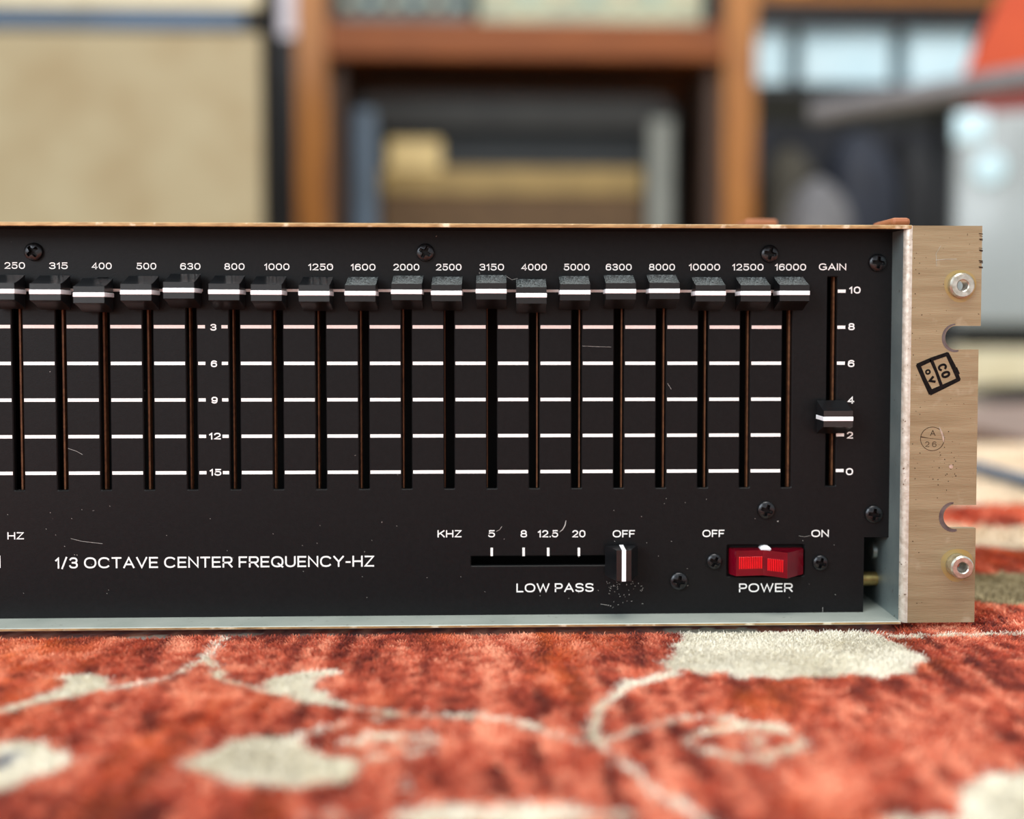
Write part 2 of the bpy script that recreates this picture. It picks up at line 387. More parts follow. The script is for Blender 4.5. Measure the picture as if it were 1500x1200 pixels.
for x in (720.3, 767, 803, 848):
    q = at(x, 808.5, D); p.bar(q.x-0.00042, q.x+0.00042, q.z, 0.0029)
T(p, 'LOW PASS', 756.5, 869.5, 861, 12.8, 0.15)
p.build('low_pass_lettering', M['ink'], panel, 'white KHZ scale and words LOW PASS')
p = Print(YI)
T(p, 'OFF', 1029, 1061, 781.5, 10.5); T(p, 'ON', 1188.5, 1214, 781.5, 10.5); T(p, 'POWER', 1082.5, 1161, 861, 12.8, 0.15)
p.build('power_lettering', M['ink'], panel, 'white words OFF, ON and POWER')
p = Print(YI)
T(p, '1/3 OCTAVE CENTER FREQUENCY-HZ', 81, 548, 823.5, 16.2, 0.145); T(p, 'HZ', 11, 35, 785, 10.5)
q = at(-1, 823, D); p.bar(q.x-0.0004, q.x+0.0004, q.z, 0.0042)
p.build('title_lettering', M['ink'], panel, 'white line 1/3 OCTAVE CENTER FREQUENCY-HZ')
p = Print(YI-0.00004)
def P2(*pts): return [(at(x, y, D).x, at(x, y, D).z) for x, y in pts]
p.stroke(P2((829, 763), (827.5, 770), (824, 776), (819.5, 779.5)), [0.0002, 0.0003, 0.0003, 0.0001])
p.stroke(P2((735, 771.5), (732, 776), (727, 778.5)), 0.00012)
p.stroke(P2((100, 657), (112, 661), (121, 666)), 0.0001); p.stroke(P2((104, 789), (120, 793), (150, 796.5)), 0.0001)
p.stroke(P2((853, 507), (880, 508), (895, 508.4)), 0.00007); p.stroke(P2((978, 562), (983, 570)), 0.0001)
p.stroke(P2((742, 405), (750, 410), (758, 408)), 0.0001); p.stroke(P2((1205, 890), (1205, 897)), 0.0001)
p.stroke(P2((1170, 785), (1178, 786.5), (1187, 784.5)), 0.00007); p.stroke(P2((880, 885), (890, 886.5)), 0.00009)
r2 = random.Random(3)
for _ in range(46):
    x, y = r2.gauss(907, 17), 852+abs(r2.gauss(0, 17)); a = r2.random()*6.3; s_ = 0.6+1.3*r2.random()
    if y < 897: p.stroke(P2((x, y), (x+s_*math.cos(a), y+s_*math.sin(a))), 0.00007+0.00007*r2.random())
for _ in range(60):
    x, y = r2.uniform(5, 1255), r2.uniform(730, 895); p.stroke(P2((x, y), (x+0.6, y+0.5)), 0.00012)
p.build('dust_marks', M['lint'], panel, 'pale lint, dust and hairline scratches on the black paint')['kind'] = 'stuff'

# screws : round heads with a real cross recess
def screw_bm(R=0.0031, H=0.0017):
    b = MB(); bm = b.bm; nr, na = 22, 64; rings = []
    for i in range(nr+1):
        r = R*i/nr; ring = []
        for k in range(na if i else 1):
            a = 2*math.pi*k/na; x, z = r*math.cos(a), r*math.sin(a)
            h = H*(0.35+0.65*math.sqrt(max(0, 1-(r/R)**2.4))) if i < nr else 0.0
            w = 0.00048+0.00022*max(0, 1-r/(0.6*R)); Lc = 0.0020
            if (abs(x) < w and abs(z) < Lc) or (abs(z) < w and abs(x) < Lc): h -= 0.0021*(1-0.30*r/Lc)
            ring.append(bm.verts.new((x, -h, z)))
        rings.append(ring)
    for k in range(na): bm.faces.new((rings[0][0], rings[1][k], rings[1][(k+1) % na]))
    for a, c in zip(rings[1:], rings[2:]):
        for k in range(na): bm.faces.new((a[k], c[k], c[(k+1) % na], a[(k+1) % na]))
    return b
scr = screw_bm().build('screw', M['screw'], eq, True, 35)
for n, (x, y, a) in enumerate([(50, 369, 0.9), (623, 370, 0.5), (1127, 372, 0.2), (1285, 385, 0.1), (1279, 753, 0.15), (1122, 747, 0.35),
                               (994, 851, 0.2), (1046, 822, 0.5), (1201, 824, 0.3)]):
    o = scr
    if n: o = scr.copy(); COL.objects.link(o)
    o.location = at(x, y, D); o.rotation_euler = (0, a, 0)
    if n in (7, 8): o.scale = (0.88, 1, 0.88)

# slider caps : a wedge with concave flanks, a white strip let in round the front and sides, a stem into the slot
def cap(name, m, cx, cz, wid=0.0107, hb=0.0114, hf=0.0054, y0=None, dep=0.0079, turn=False, shift=0.0):
    """wid along the ridge; hb and hf across it at the back and at the front"""
    yb = D-0.0022; yf = yb-dep
    root = empty(name, (cx, D, cz)); root.parent = eq
    prof = []
    for k in range(7):
        t = k/6; w = hf/2+(hb-hf)/2*(1-t)**1.25; prof.append((yb-dep*t, w))
    ring = [(y, w) for y, w in prof]+[(y, -w) for y, w in prof[::-1]]
    b = MB(); b.prism([(y-D, w) for y, w in ring], 'x', -wid/2, wid/2)
    es = [e for e in b.bm.edges if e.calc_face_angle(0) > 0.6]
    bmesh.ops.bevel(b.bm, geom=es, offset=0.00018, segments=2, affect='EDGES')
    body = b.build('cap_body', m, root, True, 30)
    t2 = 0.00072
    s = MB(); s.box(-wid/2-0.00012, wid/2+0.00012, yf-0.00016-D, yb-D+0.0006, -t2, t2, 0.0001, 1)
    line = s.build('indicator_line', M['indicator'], root); lab(line, 'white indicator line')
    g = MB(); g.box(-0.0006-shift, 0.0006-shift, yb-D-0.001, 0.016, -0.0024, 0.0024); g.build('stem', M['dark'], root)
    if turn: root.rotation_euler = (0, math.pi/2, 0)
    return root
CAPX = [-2, 66, 130, 199, 261.7, 328, 390, 460, 527.5, 595.5, 654, 719.5, 778.5, 842.5, 909.5, 973.5, 1041, 1107, 1164]
CAPY = [427, 428, 432, 428.5, 425.5, 428, 429, 430, 430, 428, 429.5, 427, 433, 428.5, 427, 426.5, 430, 430, 429.5]
yfr = D-0.0022-0.0079
for i in range(19):
    q = at(CAPX[i], CAPY[i]-0.3, yfr)
    cap('fader_knob', M['dusty_plastic'] if i >= 8 else M['black_plastic'], q.x, q.z, wid=0.0100, shift=q.x-slotx[i])
q = at(1228, 613.8, yfr); cap('gain_knob', M['black_plastic'], q.x, q.z, wid=0.0099, shift=q.x-gainx)
q = at(914, 829, yfr); cap('low_pass_knob', M['black_plastic'], q.x, q.z, wid=0.0104, hb=0.0112, hf=0.0050, turn=True)

# brown cards of the slide controls seen on edge through the slots
EDGE = [31, 93.7, 153.7, 218.3, 279.3, 342.7, 402.9, 466.9, 529, 591, 651.2, 713.4, 786.5, 848.5, 910.2, 971.7, 1032.4, 1094.6, 1155]
for i in range(19):
    y0 = D+0.0023; x = at(EDGE[i], 600, y0).x
    w = 0.00021 if i not in (0, 1, 2, 3, 18) else 0.0003
    MB().box(x-w, x+w, y0, y0+0.0025, sb-0.004, st+0.004).build('fader_card', M['copper'], eq)
x = at(1219.5, 600, D+0.0025).x; MB().box(x-0.0003, x+0.0003, D+0.0025, D+0.005, sb-0.004, st+0.004).build('fader_card', M['copper'], eq)

# power rocker
zt, zb = at(1110, 806.5, D-0.003).z, at(1110, 843.5, D-0.003).z
def RX(px, e): return (at(px, 824, D-e).x, D-e)
prof = [(sx0+0.0006, D+0.006), RX(1070.5, 0.0012), RX(1078.5, 0.0034), RX(1100, 0.0029), RX(1118, 0.0026), RX(1136, 0.0046), RX(1153.5, 0.0072), RX(1176.5, 0.0010), (sx1-0.0005, D+0.006)]
sw_root = empty('power_switch', (at(1121, 824, D).x, D, (zt+zb)/2)); sw_root.parent = eq
b = MB(); b.prism(prof, 'z', zb, zt)
es = [e for e in b.bm.edges if e.calc_face_angle(0) > 0.15]
bmesh.ops.bevel(b.bm, geom=es, offset=0.0003, segments=3, affect='EDGES')
def keep(o, root): 
    o.matrix_parent_inverse = Matrix.Translation(root.location).inverted(); return o
keep(lab(b.build('rocker', M['red'], sw_root, True, 30), 'red translucent rocker'), sw_root)
def ribs(xa, ea, xb, eb, n, ya, yb_):
    m_ = MB(); A, B = at(xa, 824, D-ea), at(xb, 824, D-eb); dirv = Vector((B.x-A.x, B.y-A.y, 0)); L = dirv.length; ang = math.atan2(dirv.y, dirv.x)
    z0, z1 = at(xa, yb_, D-ea).z, at(xa, ya, D-ea).z
    for k in range(n):
        c = A+dirv*((k+0.5)/n); w = L/n*0.30
        m_.box(c.x-w, c.x+w, c.y-0.00022, c.y+0.00022, z0, z1, 0.00012, 1, Matrix.Rotation(ang, 4, 'Z'))
    return keep(m_.build('lens_ribs', M['red_bright'], sw_root), sw_root)
ribs(1082, 0.0033, 1117, 0.0027, 13, 816, 834)
ribs(1124, 0.0034, 1148, 0.0064, 9, 818, 836)
m_ = MB().lathe([(0, 0.0003), (0.0016, 0.0002), (0.0020, 0.0), (0.0020, -0.004), (0, -0.004)], (at(1123.5, 806, D-0.0026).x, D-0.0012, zt-0.0008), n=24)
keep(lab(m_.build('pivot_boss', M['indicator'], sw_root, True), 'white pivot boss'), sw_root)
m_ = MB(); m_.box(sx0-0.0008, sx1+0.0008, D+0.0022, D+0.011, zb-0.002, zt+0.002); keep(m_.build('switch_housing', M['dark'], sw_root), sw_root)

# chassis : tray, cover, inner box, left side
BACK = 0.17
tr = MB(); tr.box(XL, xw+0.0003, 0.0, BACK, z_bot, z_tray, 0.0002, 1); tr = tr.build('bottom_tray', [M['tray'], M['edge']], eq)
for f in tr.data.polygons:
    if f.normal.y < -0.8: f.material_index = 1
zc0, zc1 = at(740, 333.6, 0).z, at(740, 327.4, 0).z
xcr = at(1337, 330, 0).x
b = MB(); b.box(XL, xcr, 0.0, BACK, zc0, zc1, 0.0003, 2); tc = b.build('top_cover', [M['dark'], M['edge'], M['ear']], eq)
for f in tc.data.polygons:
    if f.normal.z > 0.9: f.material_index = 2
    elif f.normal.z > -0.5: f.material_index = 1
MB().box(XL, pxr-0.004, 0.045, 0.047, z_tray, zc0).build('inner_bulkhead', M['dark'], eq)
MB().box(XL, xw, BACK-0.002, BACK, z_tray, zc0).build('rear_plate', M['zinc'], eq)
MB().box(XL, XL+0.002, 0, BACK, z_tray, zc0).build('side_plate', M['zinc'], eq)

# right-hand rack ear : flange with two slots and two holes, bend, side wall
t, r = 0.0021, 0.0024
fx0 = xw+r
def notch(py0, py1, pxl):
    z1, z0 = at(1400, py0, 0).z, at(1400, py1, 0).z; rr = (z1-z0)/2; zc = (z0+z1)/2; cx = at(pxl, (py0+py1)/2, 0).x+rr*0.92
    return z0, z1, cx, zc, rr
n1, n2 = notch(477.5, 512, 1384.5), notch(740, 774, 1382)
def notch_pts(n, n_=14):
    z0, z1, cx, zc, rr = n; out = [(cx+(0.004), z0)]
    for k in range(n_+1):
        a = math.radians(270-180*k/n_); out.append((cx+rr*0.92*math.cos(a), zc+rr*math.sin(a)))
    return out+[(cx+0.004, z1)]
eR2 = eR-0.0006
outer = [(fx0, eB), (eR2, eB), (eR2, n2[0])]+notch_pts(n2)+[(eR2, n2[1]), (eR2, n1[0])]+notch_pts(n1)+[(eR, n1[1]), (eR, eT), (fx0, eT)]
b1c, b2c = at(1406.5, 418.5, 0), at(1402.0, 827.5, 0)
b = MB(); b.plate(outer, [circ(b1c.x, b1c.z, 0.0022), circ(b2c.x, b2c.z, 0.0022)], 0.0, t, 0)
arc = [(xw+r-r*math.sin(math.radians(90*k/8)), r-r*math.cos(math.radians(90*k/8))) for k in range(9)]
arc_in = [(xw+r-(r-t)*math.sin(math.radians(90*k/8)), r-(r-t)*math.cos(math.radians(90*k/8))) for k in range(9)]
b.prism(arc+[(xw, BACK), (xw+t, BACK)]+arc_in[::-1], 'z', eB, eT)
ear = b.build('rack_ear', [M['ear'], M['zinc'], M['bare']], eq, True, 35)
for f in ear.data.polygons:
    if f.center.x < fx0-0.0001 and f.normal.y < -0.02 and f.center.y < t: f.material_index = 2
    elif abs(f.normal.x) > 0.55 and f.center.x < fx0-0.0001: f.material_index = 1
def bushing(c, R, H, hole):
    m_ = MB(); m_.lathe([(hole, -t), (hole, H-0.0003), (hole+0.0003, H), (R-0.0005, H), (R, H-0.0006), (R, 0.0), (R, 0.0002)], (c.x, 0, c.z), n=40)
    return m_.build('bushing', M['nickel'], ear, True, 35)
bushing(b1c, 0.0042, 0.0022, 0.0018); bushing(b2c, 0.0039, 0.0046, 0.00175)
def ring_print(c, r0, r1, name):
    p = Print(-0.00004); n = 48
    for k in range(n):
        a, a2 = 2*math.pi*k/n, 2*math.pi*(k+1)/n; j = 1+0.04*math.sin(3*a); j2 = 1+0.04*math.sin(3*a2)
        p.quad([(c.x+r0*math.cos(a), c.z+r0*math.sin(a)), (c.x+r0*math.cos(a2), c.z+r0*math.sin(a2)), (c.x+r1*j2*math.cos(a2), c.z+r1*j2*math.sin(a2)), (c.x+r1*j*math.cos(a), c.z+r1*j*math.sin(a))])
    return p.build('yellow_stain', M['halo'], ear, 'yellowed ring around the bushing')
ring_print(b1c, 0.0040, 0.0054, 'stain'); ring_print(b2c, 0.0038, 0.0056, 'stain')
# worn rims of the slots
def worn(n, w):
    z0, z1, cx, zc, rr = n; p = Print(-0.00005)
    pts = [(cx+rr*(0.92)*math.cos(a)-w*0.55*abs(math.cos(a)), zc+rr*math.sin(a)+w*0.5*math.sin(a)) for a in [math.radians(95+190*k/18) for k in range(19)]]
    p.stroke(pts, [w*(0.3+0.7*math.sin(math.pi*(k+1)/21)) for k in range(19)]); return p.build('worn_rim', M['rim'], ear, 'scuffed bare metal rim of the slot')
worn(n1, 0.0011); worn(n2, 0.0015)
def E2(pts): return [(at(x, y, 0).x, at(x, y, 0).z) for x, y in pts]
Z7 = lambda pts: [(1250+x/6, 500+y/6) for x, y in pts]
p = Print(-0.00006)
fr = E2(Z7([(570, 212), (690, 158), (825, 112), (878, 220), (925, 335), (800, 395), (680, 450), (625, 340)]))
p.stroke(fr, [0.0015, 0.0013, 0.0013, 0.0016, 0.0013, 0.0015, 0.0018, 0.0014], True)
p.stroke(E2(Z7([(685, 165), (730, 270), (775, 395)])), [0.0012, 0.0010, 0.0011])
p.stroke(E2(Z7([(905, 240), (922, 280)])), 0.0008)
ang = math.radians(-68)
c = at(*Z7([(782, 228)])[0], 0); p.text('C', c.x-0.00115, c.x+0.00115, c.z, 0.0031, 0.24, ang)
c = at(*Z7([(812, 292)])[0], 0); p.text('O', c.x-0.00115, c.x+0.00115, c.z, 0.0031, 0.26, ang)
c = at(*Z7([(655, 270)])[0], 0); p.text('0', c.x-0.0009, c.x+0.0009, c.z, 0.0019, 0.3, ang)
c = at(*Z7([(688, 342)])[0], 0); p.text('V', c.x-0.0012, c.x+0.0012, c.z, 0.0022, 0.36, ang)
p.build('ink_stamp', M['stamp'], ear, 'tilted black square stamp mark')
p = Print(-0.00006)
cc = Z7([(694, 858)])[0]
p.stroke(E2([(cc[0]+17.3*math.cos(2*math.pi*k/40), cc[1]+17.3*math.sin(2*math.pi*k/40)) for k in range(40)]), 0.00018, True)
p.stroke(E2(Z7([(592, 840), (660, 852), (780, 865)])), [0.0004, 0.00014, 0.0001])
c = at(*Z7([(698, 806)])[0], 0); p.text('A', c.x-0.0009, c.x+0.0009, c.z, 0.0019, 0.12, 0)
c = at(*Z7([(680, 905)])[0], 0); p.text('2 6', c.x-0.0019, c.x+0.0019, c.z, 0.0018, 0.1, 0)
r3 = random.Random(11)
for _ in range(80):
    x, y = (r3.gauss(1342, 5), r3.uniform(345, 900)) if r3.random() < 0.55 else (r3.gauss(1385, 12), r3.gauss(680, 25))
    if 1336 < x < 1430: p.quad(E2([(x+s_*math.cos(a), y+s_*math.sin(a)) for s_ in [0.3+0.6*r3.random()] for a in [k*math.pi/3 for k in range(6)]]))
for k in range(16):
    y = 322+r3.random()*60+12; p.stroke(E2([(1434+r3.random()*2, y), (1439, y+r3.random())]), 0.00015+0.0002*r3.random())
p.build('inspection_mark', M['thin_ink'], ear, 'thin circled mark with letter A over 26 and dark pits')
p = Print(-0.00007)
p.stroke(E2(Z7([(755, 755), (775, 800), (790, 850), (793, 885)])), [0.0003, 0.0006, 0.0007, 0.0002])
p.stroke(E2([(1371, 381), (1385, 380), (1401, 379.5)]), 0.00014); p.stroke(E2([(1378, 360), (1371, 372), (1372, 390)]), 0.0001)
p.quad(E2([(1393+3*math.cos(a), 683.5+3.2*math.sin(a)) for a in [k*math.pi/5 for k in range(10)]]))
p.build('scratch_marks', M['nickel'], ear, 'bright scratches in the metal')['kind'] = 'stuff'
# spacer rod in the cut-out corner
q = at(1283, 847.5, D+0.012)
MB().tube([(pxc-0.012, q.y, q.z), (xw, q.y, q.z)], 0.0025, 24).build('spacer_rod', M['brass'], eq, True, 50)
q = at(1299, 806, D+0.014)
MB().lathe([(0, 0.0016), (0.0028, 0.0012), (0.0032, 0), (0.0, 0)], (xw, q.y, q.z), (-1, 0, 0), 24).build('rivet_head', M['zinc'], eq, True)
settle(eq)

# ================================================================== rug
def value_noise(x, y, seed):
    xi, yi = np.floor(x).astype(int), np.floor(y).astype(int); fx, fy = x-xi, y-yi
    fx, fy = fx*fx*(3-2*fx), fy*fy*(3-2*fy)
    def h(a, b):
        n = (a*374761393+b*668265263+seed*1442695041) & 0x7fffffff; n = ((n ^ (n >> 13))*1274126177) & 0x7fffffff
        return ((n ^ (n >> 16)) & 0xffff)/65535.0
    return (h(xi, yi)*(1-fx)+h(xi+1, yi)*fx)*(1-fy)+(h(xi, yi+1)*(1-fx)+h(xi+1, yi+1)*fx)*fy
def FP(pts, ox=0, oy=900, k=2.0): return [tuple(on_floor(ox+x/k, oy+y/k))[:2] for x, y in pts]
A_ = lambda pts: FP(pts, 0); B_ = lambda pts: FP(pts, 750)
CREAM = [
    B_([(430, 20), (980, 20), (1060, 55), (1150, 85), (1205, 118), (1212, 130), (1180, 150), (1182, 168), (1120, 172), (1085, 192), (1040, 178), (980, 172), (900, 178), (820, 184), (650, 184), (620, 172), (560, 172), (510, 165), (450, 158), (437, 135), (470, 108), (488, 98), (455, 92), (490, 70), (490, 45)]),
    A_([(150, 180), (200, 172), (270, 170), (320, 178), (335, 190), (325, 212), (300, 222), (250, 228), (200, 240), (130, 252), (60, 270), (-30, 292), (-30, 284), (40, 260), (110, 238), (155, 222), (185, 206), (200, 195), (160, 187)]),
    A_([(765, 192), (800, 175), (860, 166), (940, 163), (985, 164), (992, 172), (930, 180), (945, 190), (915, 200), (920, 215), (955, 228), (990, 252), (940, 251), (880, 246), (800, 228), (772, 210)]),
    A_([(540, 424), (560, 408), (600, 396), (640, 385), (690, 358), (760, 350), (850, 350), (890, 370), (920, 385), (960, 408), (1040, 414), (1058, 430), (1020, 465), (980, 480), (890, 492), (800, 499), (700, 494), (650, 476), (610, 452), (560, 440)]),
    A_([(-40, 378), (60, 368), (130, 371), (180, 393), (208, 424), (180, 450), (120, 467), (60, 492), (30, 512), (-40, 520)]),
    B_([(1300, 512), (1320, 490), (1400, 465), (1500, 452), (1600, 450), (1600, 640), (1345, 640), (1320, 590), (1308, 555)]),
    A_([(375, 40), (480, 40), (490, 56), (440, 61), (400, 57)]), A_([(630, 36), (760, 36), (748, 50), (690, 57), (650, 56)]), A_([(870, 36), (980, 38), (965, 55), (900, 62), (868, 54)]),
    A_([(1140, 590), (1170, 565), (1300, 556), (1500, 562), (1880, 575), (1870, 592), (1500, 610), (1200, 612)]), A_([(880, 595), (960, 578), (1070, 572), (1090, 580), (1000, 592)]),
    B_([(1110, 600), (1180, 586), (1330, 590), (1330, 620), (1110, 620)]),
    A_([(1160, 498), (1180, 488), (1202, 498), (1182, 516)]),
    A_([(625, 165), (645, 156), (672, 165), (665, 180), (640, 182)]),
]
LINES = [   # polylines with their half-width in pixels of the crop, knotted
    (A_([(330, 216), (345, 211), (400, 203), (440, 195), (490, 180), (530, 162), (580, 140), (610, 122), (632, 98), (645, 78), (662, 55)]), 9, 1),
    (A_([(600, 120), (632, 143)]), 10, 1), (A_([(655, 178), (700, 196), (770, 216), (860, 240), (985, 258), (1040, 266), (1150, 281), (1280, 290), (1400, 296), (1500, 306), (1580, 326), (1650, 350), (1720, 366), (1760, 360)]), 7, 1),
    (A_([(1090, 296), (1140, 292), (1200, 290)]), 6, 1),
    (B_([(260, 362), (300, 346), (400, 314), (490, 298), (560, 291), (640, 298), (700, 314)]), 8, 1),
    (B_([(475, 170), (400, 185), (340, 205), (295, 235), (262, 258), (238, 290), (232, 322), (246, 355), (268, 388)]), 15, 1),
    (B_([(268, 388), (305, 418), (355, 462), (405, 497), (455, 528), (510, 556), (560, 590), (640, 625)]), 13, 1),
    (B_([(505, 357), (560, 328), (680, 318), (780, 328), (835, 352), (820, 374), (745, 402), (660, 410), (575, 394), (512, 370), (505, 357)]), 12, 1),
    (B_([(690, 345), (740, 360), (700, 372)]), 9, 1), (B_([(735, 318), (790, 318)]), 9, 0), (B_([(730, 400), (755, 425)]), 8, 0),
    (A_([(885, 358), (930, 332), (990, 318)]), 10, 1), (A_([(1020, 366), (1090, 350), (1200, 346), (1260, 352), (1276, 380), (1262, 398), (1180, 404), (1060, 420)]), 8, 1), (A_([(1040, 374), (1150, 378), (1250, 372)]), 6, 1),
    (FP([(1340, 928), (1380, 928), (1440, 927), (1560, 925)], 0, 0, 1), 4, 0),
    (FP([(1265, 923), (1310, 931), (1345, 929)], 0, 0, 1), 4, 0),
]
def px_size(pt):                                   # metres across one photo pixel at a point of the rug
    return math.sqrt((pt[0]-CAM[0])**2+(pt[1]-CAM[1])**2)/F
def inside(poly, x, y):
    c = np.zeros(len(x), bool); n = len(poly)
    for i in range(n):
        (x1, y1), (x2, y2) = poly[i], poly[(i+1) % n]
        if y1 == y2: continue
        m = ((y1 > y) != (y2 > y)) & (x < (x2-x1)*(y-y1)/(y2-y1)+x1); c ^= m
    return c
def fy(py): return on_floor(1470, py).y
BANDS = [fy(v) for v in (648, 680, 736, 766, 803, 836, 882, 918)]
RUG_END = fy(588)
def pattern(x, y):
    """0 red ground, 1 cream, 2 brown border, 3 beige with the shade of the case painted in, 4 grey-blue"""
    wx = x+0.0012*(value_noise(x*260, y*260, 1)-0.5)*2; wy = y+0.0016*(value_noise(x*260+9, y*260, 2)-0.5)*2
    out = np.zeros(len(x), int)
    for poly in CREAM:
        a = np.array(poly); m = (wx > a[:, 0].min()) & (wx < a[:, 0].max()) & (wy > a[:, 1].min()) & (wy < a[:, 1].max())
        idx = np.where(m)[0]; out[idx[inside(poly, wx[idx], wy[idx])]] = 1
    for pts, hwid, knots in LINES:
        P = np.array(pts)
        for i in range(len(P)-1):
            a, b = P[i], P[i+1]; d = b-a; L2 = float(d@d)
            m = np.where((wx > min(a[0], b[0])-0.01) & (wx < max(a[0], b[0])+0.01) & (wy > min(a[1], b[1])-0.01) & (wy < max(a[1], b[1])+0.01))[0]
            if not len(m): continue
            tt = np.clip(((wx[m]-a[0])*d[0]+(wy[m]-a[1])*d[1])/L2, 0, 1)
            ex, ey = wx[m]-a[0]-tt*d[0], wy[m]-a[1]-tt*d[1]
            hw_ = hwid*0.5*px_size(a)*(1.0 if knots else 1.0)
            kn = 0.85+0.5*value_noise(x[m]*180, y[m]*140, 5)*knots if knots else 1.0
            # the camera looks along the rug, so a line keeps its photographed height only if it is longer in depth
            out[m[(ex/hw_)**2+(ey/(hw_*2.2))**2 < kn]] = 1
    a = FP([(20, 424)])[0]; out[((x-a[0]+0.001)/0.0026)**2+((y-a[1])/0.005)**2 < 1] = 4
    # far side of the rug, seen past the ear
    far = (y > 0.004) & (x > 0.12)
    yy = wy+0.012*(value_noise(x*40, y*22, 3)-0.5)
    b = BANDS
    out[far & (yy > b[7]) & (yy <= b[6])] = 0
    out[far & (yy > b[6]) & (yy <= b[5])] = 3  # beige band beside the case, its shade put into the colour
    out[far & (yy > b[4]) & (yy <= b[3])] = 5
    out[far & (yy > b[2]) & (yy <= b[0])] = 5
    out[far & (yy > b[1]-0.02) & (yy < b[1]+0.03) & (value_noise(x*30, y*14, 8) > 0.55)] = 0
    sp = far & (yy > b[4]) & (yy <= b[3]) & (value_noise(x*70, y*30, 6) > 0.74); out[sp] = 0
    out[(y > b[0])] = 2
    return out
def colour(x, y, jit):
    k = pattern(x, y); n = len(x); c = np.zeros((n, 3))
    s1 = value_noise(x*420, y*45, 11)*0.5+value_noise(x*170, y*22, 12)*0.5       # pile rows run away from the viewer
    s2 = value_noise(x*38, y*22, 13); s3 = value_noise(x*500, y*320, 14)
    t = np.clip(0.52+(s1-0.5)*1.9+(s2-0.5)*0.6+(s3-0.5)*1.2+(jit-0.5)*0.3, 0, 1)[:, None]
    reds = np.array([lin(v) for v in ((134, 50, 36), (194, 84, 58), (220, 113, 80), (245, 168, 134))])
    u = t*3; i = np.clip(u.astype(int), 0, 2)[:, 0]; fr_ = u-i[:, None]
    red = reds[i]*(1-fr_)+reds[i+1]*fr_
    org = np.array(lin((226, 112, 46))); o_ = (np.clip((value_noise(x*60, y*30, 17)-0.5)*2.2, 0, 0.75)*(value_noise(x*300, y*160, 18)))[:, None]
    red = red*(1-o_)+org*o_
    cream = np.array(lin((243, 236, 218)))*(0.82+0.33*(0.45*s3+0.3*s2+0.25*jit))[:, None]
    br = np.array(lin((116, 88, 70)))*(0.85+0.3*s2)[:, None]; shaded_beige = np.array(lin((176, 160, 124)))*(0.75+0.4*s3)[:, None]
    gb = np.array(lin((150, 150, 158)))[None]*np.ones((n, 1))
    c5 = np.array(lin((232, 216, 194)))*(0.88+0.3*s3)[:, None]
    for v, cc_ in ((5, c5), (0, red), (1, cream), (2, br), (3, shaded_beige), (4, gb)): c[k == v] = cc_[k == v]
    return np.clip(c, 0, 1)
def col_attr(me, c):
    at_ = me.color_attributes.new('tuft', 'FLOAT_COLOR', 'POINT'); buf = np.ones((len(c), 4), np.float32); buf[:, :3] = c
    at_.data.foreach_set('color', buf.ravel())
def wool(name, strength=1.0):
    m = bpy.data.materials.new(name); m.use_nodes = True; N, L = m.node_tree.nodes, m.node_tree.links; b = N['Principled BSDF']
    a = N.new('ShaderNodeAttribute'); a.attribute_name = 'tuft'
    n = N.new('ShaderNodeTexNoise'); n.inputs['Scale'].default_value = 700; n.inputs['Detail'].default_value = 2
    tc = N.new('ShaderNodeTexCoord'); L.new(tc.outputs['Object'], n.inputs['Vector'])
    r = N.new('ShaderNodeMapRange'); r.inputs[3].default_value = 0.85; r.inputs[4].default_value = 1.15; L.new(n.outputs['Fac'], r.inputs[0])
    v = N.new('ShaderNodeVectorMath'); v.operation = 'SCALE'; L.new(a.outputs['Color'], v.inputs[0]); L.new(r.outputs[0], v.inputs['Scale'])
    L.new(v.outputs[0], b.inputs['Base Color']); b.inputs['Roughness'].default_value = 0.75; b.inputs['Specular IOR Level'].default_value = 0.25
    b.inputs['Sheen Weight'].default_value = 0.25; b.inputs['Sheen Roughness'].default_value = 0.4
    return m
M['wool'] = wool('knotted_wool')
PILE = 0.0030
gx = np.concatenate([np.arange(-1.0, -0.17, 0.03), np.arange(-0.17, 0.30, 0.0016), np.arange(0.30, 0.62, 0.006), np.arange(0.62, 1.01, 0.03)])
gy = np.concatenate([np.arange(-0.7, -0.17, 0.03), np.arange(-0.17, 0.03, 0.0016), np.arange(0.03, RUG_END, 0.006), [RUG_END]])
GX, GY = np.meshgrid(gx, gy); vx, vy = GX.ravel(), GY.ravel()
z = -PILE+0.0006*value_noise(vx*300, vy*300, 21)
V = np.c_[vx, vy, z]; nx, ny = len(gx), len(gy)
idx = (np.arange(ny-1)[:, None]*nx+np.arange(nx-1)[None]).ravel()
Fq = np.c_[idx, idx+1, idx+nx+1, idx+nx]
me = bpy.data.meshes.new('rug'); me.from_pydata(V.tolist(), [], Fq.tolist()); col_attr(me, colour(vx, vy, np.full(len(vx), 0.5)))
me.materials.append(M['wool']); rug = bpy.data.objects.new('rug', me); COL.objects.link(rug)
tag(rug, 'red and cream hand-knotted floral wool rug under the equalizer', 'rug')
